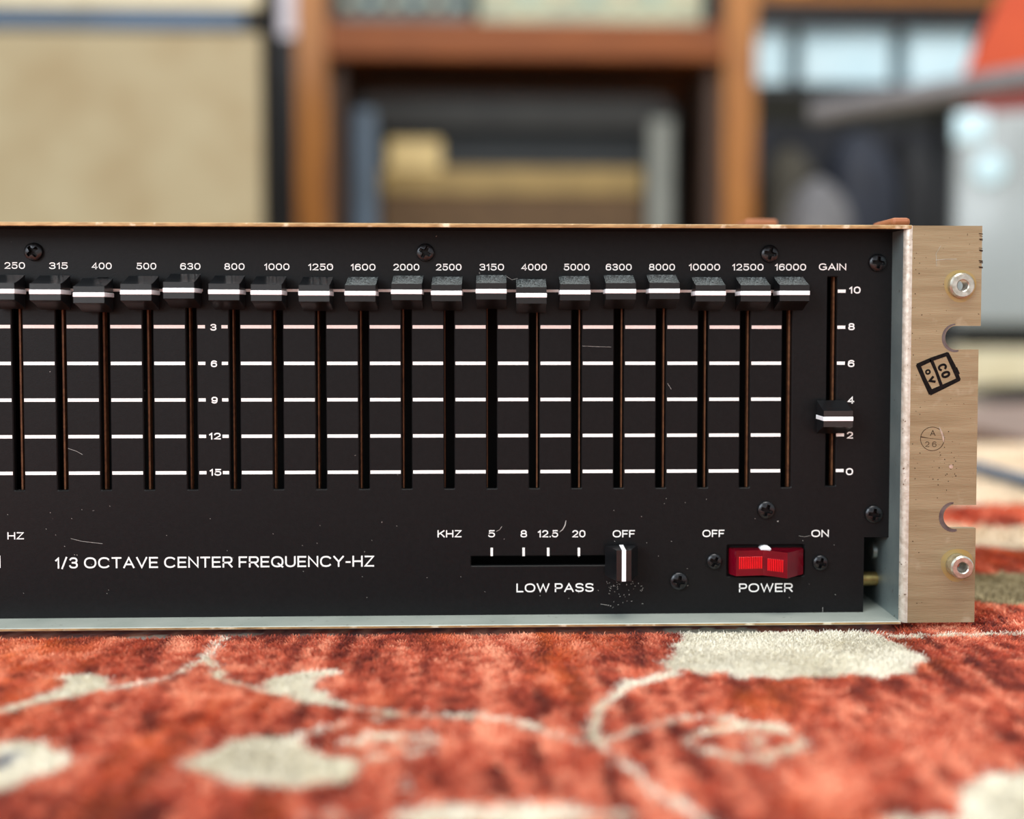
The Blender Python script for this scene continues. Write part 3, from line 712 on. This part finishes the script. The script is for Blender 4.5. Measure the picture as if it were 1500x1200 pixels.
# binding edge gives the rug its thickness
zr = -PILE; b = MB()
for x0, x1, y0, y1 in ((-1.0, 1.0, RUG_END-0.004, RUG_END+0.004), (-1.0, 1.0, -0.704, -0.696), (-1.004, -0.996, -0.7, RUG_END), (0.985, 0.993, -0.7, RUG_END)):
    b.box(x0, x1, y0, y1, -0.009, -0.002, 0.002, 2)
M['binding'] = mat('brown_rug_binding', (120, 92, 74), 0.9, c2=(98, 72, 58), scale=120, bump=0.5)
b.build('rug_binding', M['binding'], rug)
def tufts(n, x0, x1, y0, y1, h, w, per):
    x = rng.uniform(x0, x1, n); y = rng.uniform(y0, y1, n); jit = rng.random(n)
    inb = (y > -0.0004) & (x < xw+0.002)             # nothing grows through the case
    x, y, jit = x[~inb], y[~inb], jit[~inb]; n = len(x); c = colour(x, y, jit)
    vs, cs = [], []
    lean0 = np.stack([0.35*(value_noise(x*90, y*90, 31)-0.5)*2, -0.25+0.5*(value_noise(x*70, y*70, 32)-0.5)*2], 1)
    for k in range(per):
        a = rng.uniform(0, 2*math.pi, n); ln = lean0+rng.normal(0, 0.35, (n, 2)); hh = h*rng.uniform(0.7, 1.12, n)
        bx, by = x+rng.normal(0, w*0.7, n), y+rng.normal(0, w*0.7, n)
        dx, dy = np.cos(a)*w/2, np.sin(a)*w/2
        mx, my = bx+ln[:, 0]*hh*0.4, by+ln[:, 1]*hh*0.4
        tx, ty = bx+ln[:, 0]*hh*1.05, by+ln[:, 1]*hh*1.05
        base = np.full(n, -PILE)
        q = np.stack([np.c_[bx-dx, by-dy, base], np.c_[bx+dx, by+dy, base], np.c_[mx+dx*0.9, my+dy*0.9, base+hh*0.6], np.c_[mx-dx*0.9, my-dy*0.9, base+hh*0.6], np.c_[tx+dx*0.35, ty+dy*0.35, base+hh], np.c_[tx-dx*0.35, ty-dy*0.35, base+hh]], 1)
        vs.append(q.reshape(-1, 3)); cj = np.clip(c*rng.uniform(0.86, 1.14, (n, 1)), 0, 1); cs.append(np.repeat(cj, 6, 0))
    return np.concatenate(vs), np.concatenate(cs)
parts_ = [tufts(130000, -0.16, 0.25, -0.07, 0.004, 0.0030, 0.00033, 4), tufts(60000, -0.13, 0.225, -0.155, -0.068, 0.0030, 0.0006, 3),
          tufts(36000, 0.165, 0.30, 0.0, 0.14, 0.0030, 0.0006, 3), tufts(36000, 0.2, 0.50, 0.14, RUG_END-0.005, 0.0030, 0.0011, 3)]
V = np.concatenate([q[0] for q in parts_]); Cc = np.concatenate([q[1] for q in parts_]); nb = len(V)//6
me = bpy.data.meshes.new('pile'); me.vertices.add(len(V)); me.vertices.foreach_set('co', V.astype(np.float32).ravel())
base = (np.arange(nb)*6)[:, None]
lq = np.concatenate([base+np.array([[0, 1, 2, 3]]), base+np.array([[3, 2, 4, 5]])], 1).ravel()
me.loops.add(len(lq)); me.loops.foreach_set('vertex_index', lq.astype(np.int32)); me.polygons.add(nb*2)
me.polygons.foreach_set('loop_start', (np.arange(nb*2)*4).astype(np.int32)); me.update(calc_edges=True)
col_attr(me, Cc); me.materials.append(M['wool'])
pile = bpy.data.objects.new('pile', me); COL.objects.link(pile); pile.parent = rug; pile['kind'] = 'stuff'

# blue-grey cable on the rug behind the ear
M['cable'] = mat('blue_grey_cable', (96, 108, 124), 0.45, c2=(80, 92, 108), scale=300)
pts = [on_floor(px, py, 0.0045) for px, py in ((1330, 668), (1390, 675), (1436, 686), (1470, 696), (1500, 704), (1560, 722), (1640, 735))]
pts = [Vector((q.x, q.y, 0.0045)) for q in pts]
tag(MB().tube(pts, 0.0045, 12).build('cable', M['cable'], None, True), 'blue-grey cable lying across the rug behind the metal ear', 'cable')

# ================================================================== room behind
FLOOR_Z = -0.010
M['floor'] = mat('pale_cream_floor', (222, 212, 188), 0.55, c2=(206, 194, 168), scale=3, bump=0.1)
fl = MB(); fl.box(-8, 9, -2.5, 4.6, FLOOR_Z-0.05, FLOOR_Z); struct(fl.build('floor', M['floor']))
M['wall'] = mat('dark_charcoal_wall', (40, 40, 46), 0.85, c2=(32, 32, 38), scale=4, bump=0.2, bscale=60)
wl = MB(); wl.box(-8, 9, 4.5, 4.6, FLOOR_Z, 2.6); struct(wl.build('wall_back', M['wall']))

# beige cabinet on the left
Yc = 1.45
c0, c1 = at(-260, 45, Yc), at(386, 45, Yc)
zt0 = at(100, 14, Yc).z; zt1 = at(100, 42, Yc).z
M['tweed'] = mat('beige_tweed_cloth', (152, 140, 112), 0.85, c2=(140, 124, 94), scale=9, bump=0.4, bscale=900, specks=[((150, 128, 92), 500, 0.6, 0.2)])
M['strip'] = mat('slate_blue_strip', (62, 84, 108), 0.5, c2=(56, 72, 90), scale=8)
M['black_vinyl'] = mat('black_vinyl', (12, 12, 14), 0.7, spec=0.2, c2=(8, 8, 10), scale=60, bump=0.3, bscale=900)
M['pale_tolex'] = mat('pale_beige_vinyl', (198, 188, 160), 0.7, c2=(184, 172, 142), scale=20, bump=0.3, bscale=600)
cab = tag(empty('speaker_cabinet', ((c0.x+c1.x)/2, Yc+0.2, FLOOR_Z)), 'large beige cloth-fronted speaker cabinet with a blue strip on the left', 'speaker cabinet')
b = MB(); b.box(c0.x, c1.x+0.004, Yc+0.012, Yc+0.11, FLOOR_Z+0.03, zt0+0.09, 0.008, 2); b.build('cabinet_body', M['black_vinyl'], cab)
MB().box(c0.x+0.01, c1.x-0.005, Yc-0.004, Yc+0.014, FLOOR_Z+0.05, zt1-0.004, 0.004, 2).build('grille_cloth', M['tweed'], cab)
MB().box(c0.x+0.01, c1.x-0.03, Yc-0.006, Yc+0.014, zt1, zt0, 0.004, 2).build('blue_strip', M['strip'], cab)
MB().box(c0.x+0.01, c1.x-0.005, Yc-0.004, Yc+0.014, zt0+0.004, zt0+0.085, 0.004, 2).build('header_panel', M['pale_tolex'], cab)
for sx in (c0.x+0.06, c1.x-0.05):
    for yy in (Yc+0.04, Yc+0.085): MB().lathe([(0, 0), (0.02, 0), (0.022, 0.03), (0, 0.03)], (sx, yy, FLOOR_Z), (0, 0, 1), 16).build('foot', M['black_vinyl'], cab)
settle(cab)

# wooden desk
Yd = 1.95
M['dark_wood'] = mat('dark_brown_wood', (66, 44, 30), 0.6, c2=(50, 33, 24), scale=14, stretch=(6, 6, 0.6))
M['wood'] = mat('orange_brown_wood', (158, 100, 36), 0.5, c2=(126, 74, 24), scale=14, stretch=(6, 6, 0.6), bump=0.15, bscale=60)
M['wood_top'] = mat('red_brown_wood', (126, 68, 26), 0.6, spec=0.3, c2=(100, 50, 18), scale=14, stretch=(0.5, 6, 6), bump=0.15, bscale=60)
la, lb = at(433, 200, Yd), at(478, 200, Yd); ra, rb = at(1062, 200, Yd), at(1108, 200, Yd)
bt, bb = at(760, 30, Yd).z, at(760, 84, Yd).z
desk = tag(empty('wooden_table', ((la.x+rb.x)/2, Yd+0.3, FLOOR_Z)), 'orange-brown wooden table with an amplifier beneath it', 'table')
DEEP = 0.6
for (x0, x1) in ((la.x, lb.x), (ra.x, rb.x)):
    for y0 in (Yd, Yd+DEEP-0.05): MB().box(x0, x1, y0, y0+0.05, FLOOR_Z, bt+0.12 if y0 == Yd else bt, 0.004, 2).build('leg', M['wood'], desk)
    MB().box(x0+0.003 if x0 < 0.2 else x0-0.03, x1+0.03 if x0 < 0.2 else x1-0.003, Yd+0.052, Yd+DEEP-0.052, FLOOR_Z+0.06, bb, 0.002, 1).build('side_board', M['dark_wood'], desk)
b = MB(); b.box(lb.x, ra.x, Yd+0.004, Yd+0.04, bb, bt, 0.004, 2); b.build('front_rail', M['wood_top'], desk)
b = MB(); b.box(lb.x, ra.x, Yd+DEEP-0.04, Yd+DEEP-0.004, bb, bt, 0.004, 2); b.build('rear_rail', M['wood_top'], desk)
b = MB(); b.box(la.x+0.001, rb.x-0.001, Yd+0.05, Yd+DEEP-0.05, bt-0.03, bt-0.002, 0.003, 2); b.build('shelf_board', M['wood_top'], desk)
b = MB(); b.box(la.x+0.01, rb.x-0.01, Yd+DEEP-0.09, Yd+DEEP-0.07, FLOOR_Z+0.05, bb, 0.003, 2); b.build('rear_panel', M['black_vinyl'], desk)
settle(desk)

# gear on the table
M['greygreen'] = mat('grey_green_enamel', (166, 168, 140), 0.5, c2=(140, 146, 126), scale=10, bump=0.1)
M['gear_dark'] = mat('dark_grey_green', (84, 90, 88), 0.5, c2=(60, 66, 66), scale=12)
M['teal'] = mat('pale_teal_plastic', (140, 168, 160), 0.4, c2=(120, 150, 142), scale=20)
gz = bt+0.001
g0, g1 = at(492, 20, Yd+0.08), at(690, 20, Yd+0.08); g2, g3 = at(700, 20, Yd+0.08), at(1030, 20, Yd+0.08)
mx_ = tag(empty('mixer', ((g0.x+g1.x)/2, Yd+0.2, gz)), 'grey-green mixer with dark dials on the left half of the wooden table', 'mixer')
MB().box(g0.x, g1.x, Yd+0.08, Yd+0.40, gz, gz+0.11, 0.006, 2).build('case', M['gear_dark'], mx_)
for k in range(6):
    x = g0.x+0.03+(g1.x-g0.x-0.06)*k/5
    MB().lathe([(0, 0.018), (0.011, 0.018), (0.013, 0.0), (0, 0)], (x, Yd+0.08, gz+0.055), n=16).build('dial', M['teal'] if k % 2 else M['greygreen'], mx_, True)
settle(mx_)
rc = tag(empty('radio_receiver', ((g2.x+g3.x)/2, Yd+0.2, gz)), 'pale grey-green receiver on the right half of the wooden table', 'receiver')
MB().box(g2.x, g3.x, Yd+0.08, Yd+0.42, gz, gz+0.14, 0.008, 2).build('case', M['greygreen'], rc)
for k in range(7):
    x = g2.x+0.04+(g3.x-g2.x-0.08)*k/6
    MB().box(x-0.012, x+0.012, Yd+0.072, Yd+0.081, gz+0.06, gz+0.10, 0.003, 1).build('dial_window', M['teal'] if k % 2 else M['pale_tolex'], rc)
settle(rc)

# amplifier under the table
Ya = 2.05
a0, a1 = at(516, 250, Ya), at(988, 250, Ya); az = at(740, 140, Ya).z
M['amp_grey'] = mat('blue_grey_vinyl', (84, 100, 118), 0.5, c2=(74, 88, 102), scale=12, bump=0.3, bscale=500)
M['amp_lid'] = mat('charcoal_vinyl', (44, 44, 43), 0.7, spec=0.3, c2=(38, 38, 38), scale=12, bump=0.3, bscale=500)
M['amp_panel'] = mat('dark_slate_panel', (27, 31, 34), 0.6, spec=0.3, c2=(23, 27, 30), scale=12)
M['gold'] = mat('gold_strip', (138, 114, 66), 0.5, 0.2, c2=(122, 100, 56), scale=20)
M['grille'] = mat('brown_grille_cloth', (88, 66, 42), 0.85, c2=(76, 56, 36), scale=30, bump=0.5, bscale=800)
M['amp_right'] = mat('grey_metal_corner', (120, 122, 116), 0.45, 0.3, c2=(104, 106, 100), scale=12)
amp = tag(empty('guitar_amplifier', ((a0.x+a1.x)/2, Ya+0.15, FLOOR_Z)), 'grey-cased guitar amplifier with brown grille standing beneath the wooden table', 'amplifier')
wl_, wr_ = at(556, 250, Ya).x-a0.x, a1.x-at(946, 250, Ya).x
zlid = at(740, 188, Ya).z
out = rrect(a0.x, a1.x, FLOOR_Z, az, 0.045, 6)
inn = rect(a0.x+wl_, a1.x-wr_, FLOOR_Z+0.05, zlid)
MB().plate(out, [inn], Ya, 0.26, 0.004).build('case', M['amp_lid'], amp, True, 40)
MB().box(a0.x+wl_-0.01, a1.x-wr_+0.01, Ya-0.006, Ya+0.002, zlid-0.002, az-0.012, 0.002, 1).build('top_band', M['amp_lid'], amp)
MB().box(a1.x-wr_+0.006, a1.x-0.006, Ya-0.006, Ya+0.002, FLOOR_Z+0.02, az-0.05, 0.002, 1).build('side_guard', M['amp_right'], amp)
MB().box(a0.x+0.004, a0.x+wl_-0.004, Ya-0.008, Ya+0.002, FLOOR_Z+0.02, az-0.03, 0.012, 3).build('side_guard', M['amp_grey'], amp)
zi = lambda py: at(740, py, Ya+0.03).z
xi0, xi1 = a0.x+wl_+0.002, a1.x-wr_-0.002
MB().box(xi0, xi1, Ya+0.03, Ya+0.05, zi(246), zlid-0.004).build('control_panel', M['amp_panel'], amp)
MB().box(xi0, xi1, Ya+0.024, Ya+0.05, zi(284), zi(246), 0.002, 1).build('gold_strip', M['gold'], amp)
MB().box(xi0, xi1, Ya+0.03, Ya+0.05, FLOOR_Z+0.052, zi(284)).build('grille_cloth', M['grille'], amp)
M['cream_badge'] = mat('cream_badge', (196, 172, 118), 0.5, c2=(180, 156, 104), scale=20)
MB().box(at(566, 230, Ya).x, at(646, 230, Ya).x, Ya+0.016, Ya+0.032, zi(254), zi(205), 0.008, 3).build('badge', M['cream_badge'], amp)
settle(amp)

# pale box between the cabinet and the table
Yp = 2.3
M['pale'] = mat('pale_lilac_card', (206, 196, 202), 0.6, c2=(190, 182, 188), scale=10)
M['case_black'] = mat('black_case_cloth', (18, 19, 24), 0.7, c2=(12, 12, 16), scale=20, bump=0.3)
q0, q1, q2 = at(372, 160, Yp), at(440, 160, Yp), at(400, 52, Yp)
blk = tag(empty('equipment_trunk', ((q0.x+q1.x)/2, Yp+0.2, FLOOR_Z)), 'tall black trunk standing between the beige cabinet and the wooden table', 'trunk')
MB().box(q0.x, q1.x-0.005, Yp, Yp+0.4, FLOOR_Z, q2.z, 0.006, 2).build('body', M['case_black'], blk)
MB().box(q0.x+0.002, q1.x-0.007, Yp-0.004, Yp, q2.z-0.12, q2.z-0.11).build('lid_seam', M['amp_lid'], blk)
settle(blk)
pb = MB(); pb.box(at(396, 20, Yp).x, at(431, 20, Yp).x, Yp+0.03, Yp+0.28, q2.z, q2.z+0.2, 0.006, 2)
tag(pb.build('pale_box', M['pale']), 'pale lilac-white box on top of the tall black trunk', 'box')

# shelf on the right with pale blue tubs
Ys = 2.35
zs = at(1250, 122, Ys).z; zu = at(1250, 6, Ys).z
s0, s1 = at(1086, 100, Ys), at(1470, 100, Ys)
M['black_metal'] = mat('black_shelf_metal', (26, 28, 32), 0.5, c2=(20, 21, 24), scale=20)
shf = tag(empty('shelving_unit', ((s0.x+s1.x)/2, Ys+0.2, FLOOR_Z)), 'dark shelving unit with a wooden upper board to the right of the table', 'shelf')
MB().box(s0.x, s1.x, Ys, Ys+0.4, zs-0.03, zs, 0.003, 1).build('lower_board', M['black_metal'], shf)
MB().box(s0.x, s1.x, Ys-0.02, Ys+0.4, zu, zu+0.03, 0.003, 1).build('upper_board', M['wood'], shf)
MB().box(s0.x, s1.x, Ys+0.01, Ys+0.03, at(1250, 34, Ys).z, zu, 0.002, 1).build('black_rail', M['black_metal'], shf)
for x in (s0.x+0.012, s1.x-0.012):
    for y in (Ys+0.33, Ys+0.385): MB().box(x-0.012, x+0.012, y-0.012, y+0.012, FLOOR_Z, zu, 0.002, 1).build('post', M['black_metal'], shf)
settle(shf)
M['tub'] = mat('pale_blue_plastic', (206, 230, 238), 0.3, c2=(190, 218, 228), scale=8, coat=0.4)
tubs = [(1097, 1160, 'square pale blue tub at the left end of the dark shelf'), (1172, 1312, 'wide pale blue tub in the middle of the dark shelf'), (1328, 1432, 'pale blue tub on the dark shelf beside the orange amplifier head')]
for (x0, x1, lb_) in tubs:
    X0, X1 = at(x0, 80, Ys+0.05).x, at(x1, 80, Ys+0.05).x; X0 = max(X0, s0.x+0.028)
    zt_ = at(1250, 42, Ys+0.05).z
    tb = tag(empty('plastic_tub', ((X0+X1)/2, Ys+0.17, zs)), lb_, 'tub', 'pale blue tubs on the shelf')
    m_ = MB(); m_.prism([(X0+0.01, Ys+0.06), (X1-0.01, Ys+0.06), (X1-0.01, Ys+0.22), (X0+0.01, Ys+0.22)], 'z', zs, zt_-0.012)
    m_.build('tub_body', M['tub'], tb)
    MB().box(X0, X1, Ys+0.05, Ys+0.23, zt_-0.014, zt_, 0.004, 2).build('rim', M['tub'], tb); settle(tb)
M['amber'] = mat('amber_plastic', (222, 146, 40), 0.4, c2=(204, 124, 30), scale=20)
q = at(1172, 2, Ys+0.0); 
tag(MB().lathe([(0, 0), (0.045, 0), (0.06, 0.03), (0.055, 0.07), (0.02, 0.09), (0, 0.09)], (q.x, Ys+0.09, zu+0.03), (0, 0, 1), 28).build('amber_bowl', M['amber'], None, True), 'small amber bowl on the upper wooden board', 'bowl')

# dark bags and cases under the shelf
Yb = 1.9
M['olive'] = mat('dark_olive_canvas', (62, 58, 48), 0.85, c2=(48, 45, 38), scale=12, bump=0.4, bscale=300)
M['grey_cloth'] = mat('grey_canvas', (104, 102, 104), 0.8, c2=(82, 82, 86), scale=12, bump=0.4, bscale=300)
M['navy'] = mat('dark_navy_canvas', (34, 40, 54), 0.7, c2=(24, 28, 40), scale=12, bump=0.4, bscale=300)
def bag(name, px0, px1, py, Y, dep, m, label, cat, sag=0.2):
    A, B = at(px0, py, Y), at(px1, py, Y); w, h = B.x-A.x, A.z-FLOOR_Z
    t_ = bmesh.new(); bmesh.ops.create_uvsphere(t_, u_segments=32, v_segments=20, radius=1)
    for v in t_.verts:
        c = v.co; s_ = (abs(c.x)**5+abs(c.y)**5+abs(c.z)**5)**(1/5) or 1
        c /= s_; k = 1-sag*max(0, c.z)**2; c.x *= k; c.y *= k
        c.x += 0.04*math.sin(7*c.z+3*c.y); c.z += 0.05*math.sin(5*c.x+2)*max(0, c.z)
    bmesh.ops.scale(t_, vec=(w/2, dep/2, h/2), verts=t_.verts); zmin = min(v.co.z for v in t_.verts)
    root = tag(empty(name, ((A.x+B.x)/2, Y+dep/2, FLOOR_Z)), label, cat)
    m_ = MB(); m_.add(t_); o = m_.build('bag_body', m, root, True, 80); o.location = (0, 0, -zmin+0.001)
    hh = MB(); hh.tube([(-w*0.15, 0, h*0.93), (-w*0.13, 0, h*1.02), (0, 0, h*1.06), (w*0.13, 0, h*1.02), (w*0.15, 0, h*0.93)], 0.008, 10); hh.build('handle', M['black_vinyl'], root, True)
    return root
bag('canvas_bag', 1128, 1215, 215, Yb+0.1, 0.2, M['olive'], 'dark olive canvas bag right of the table leg', 'bag')
bag('canvas_bag', 1172, 1262, 262, Yb-0.2, 0.2, M['grey_cloth'], 'grey canvas bag slumped in front of the dark bags', 'bag')
bag('canvas_bag', 1226, 1330, 190, Yb+0.25, 0.25, M['navy'], 'dark navy bag beneath the shelf behind the grey bag', 'bag')
bag('canvas_bag', 1322, 1392, 200, Yb+0.3, 0.25, M['case_black'], 'black bag beside the light grey cabinet', 'bag')

# light grey cabinet, orange head on it, grey boom arm in front
Yg = 1.6
M['light_grey'] = mat('light_grey_enamel', (146, 152, 153), 0.35, c2=(136, 142, 143), scale=5, coat=0.2)
M['highlight'] = mat('pale_corner_highlight', (210, 226, 232), 0.2, 0.6, c2=(200, 216, 222), scale=40)
TURN = -math.atan2(1396-740, F)-0.01
g0 = at(1396, 300, Yg); gt, gb_ = at(1400, 167, Yg).z, at(1400, 477, Yg).z; GW = 0.46
def turned(root):
    root.rotation_euler = (0, 0, TURN); return root
M['light_grey'] = mat('light_grey_enamel', (146, 152, 153), 0.35, c2=(136, 142, 143), scale=5, coat=0.2)
M['highlight'] = mat('pale_corner_highlight', (190, 214, 222), 0.4, 0.2, c2=(180, 206, 214), scale=40)  # pale colour stands in for highlights near the cabinet's top corner
gc = tag(empty('grey_cabinet', (g0.x, Yg, FLOOR_Z)), 'light grey metal cabinet on a cream plinth at the right', 'cabinet'); turned(gc)
H0, H1 = gb_-FLOOR_Z, gt-FLOOR_Z
MB().box(0, GW, 0, 0.40, H0, H1, 0.014, 4).build('body', M['light_grey'], gc, True)
MB().box(-0.002, 0.06, -0.005, 0.04, H1-0.055, H1+0.002, 0.008, 2).build('corner_highlight', M['highlight'], gc)
MB().lathe([(0, 0.014), (0.026, 0.012), (0.032, 0), (0, 0)], (0.062, 0, H1-0.105), n=24).build('round_highlight', M['highlight'], gc, True)
MB().box(0.02, GW-0.02, 0.03, 0.36, H0-0.045, H0-0.0005, 0.004, 1).build('recess', M['black_vinyl'], gc)  # black block, its colour standing in for the shadow beneath the cabinet
MB().box(0, GW, 0.0, 0.40, 0, H0-0.042, 0.006, 2).build('plinth', M['pale_tolex'], gc)
M['orange'] = mat('orange_red_vinyl', (178, 66, 26), 0.55, spec=0.3, c2=(164, 54, 20), scale=10, bump=0.2, bscale=400)
M['shaded_red'] = mat('shaded_lower_vinyl', (122, 34, 22), 0.7, c2=(100, 24, 16), scale=30, bump=0.4, bscale=400)  # lower part of the orange head, shade put into its colour
oh = tag(empty('amplifier_head', (g0.x, Yg, gt)), 'orange-red amplifier head on top of the light grey cabinet', 'amplifier'); turned(oh)
ppx_ = 1/F*1.95
MB().prism([(0.006, 38*ppx_), (GW, 38*ppx_), (GW, 215*ppx_), (0.10, 215*ppx_), (0.02, 75*ppx_)], 'y', 0.03, 0.30).build('shell', M['orange'], oh)
MB().box(0.03, GW-0.01, 0.035, 0.29, 0.002, 38*ppx_, 0.003, 1).build('shaded_lower_part', M['shaded_red'], oh)
M['boom'] = mat('grey_tube_metal', (116, 112, 114), 0.4, 0.4, c2=(100, 98, 100), scale=30)
Ym = 1.2
b0, b1 = at(1190, 166, Ym+0.25), at(1560, 104, Ym)
bs = tag(empty('boom_stand', (b1.x, Ym, FLOOR_Z)), 'grey boom stand with its arm slanting in front of the orange head', 'stand')
MB().tube([b0, b0.lerp(b1, 0.3), b1], [0.017, 0.018, 0.019], 16).build('boom_arm', M['boom'], bs, True)
MB().tube([(b1.x, Ym, FLOOR_Z+0.02), (b1.x, Ym, b1.z)], 0.011, 16).build('pole', M['boom'], bs, True)
MB().lathe([(0, 0.024), (0.03, 0.024), (0.13, 0.012), (0.14, 0.0), (0, 0)], (b1.x, Ym, FLOOR_Z), (0, 0, 1), 36).build('round_base', M['black_vinyl'], bs, True); settle(bs)

# two small wooden blocks on the case
M['block'] = mat('orange_brown_block', (158, 96, 58), 0.6, c2=(140, 80, 46), scale=60, stretch=(1, 1, 4))
def block(px0, px1, py, Y, label):
    A, B = at(px0, py, Y), at(px1, py, Y)
    b = MB(); b.box(A.x, B.x, Y, Y+0.02, zc1, A.z, 0.0012, 2)
    return tag(b.build('wooden_block', M['block']), label, 'block', 'wooden blocks on the case')
block(1307, 1335, 318.5, 0.004, 'small orange-brown block at the right end of the case top')
block(1092, 1140, 320.5, 0.07, 'wider orange-brown block on the case top below the table leg')
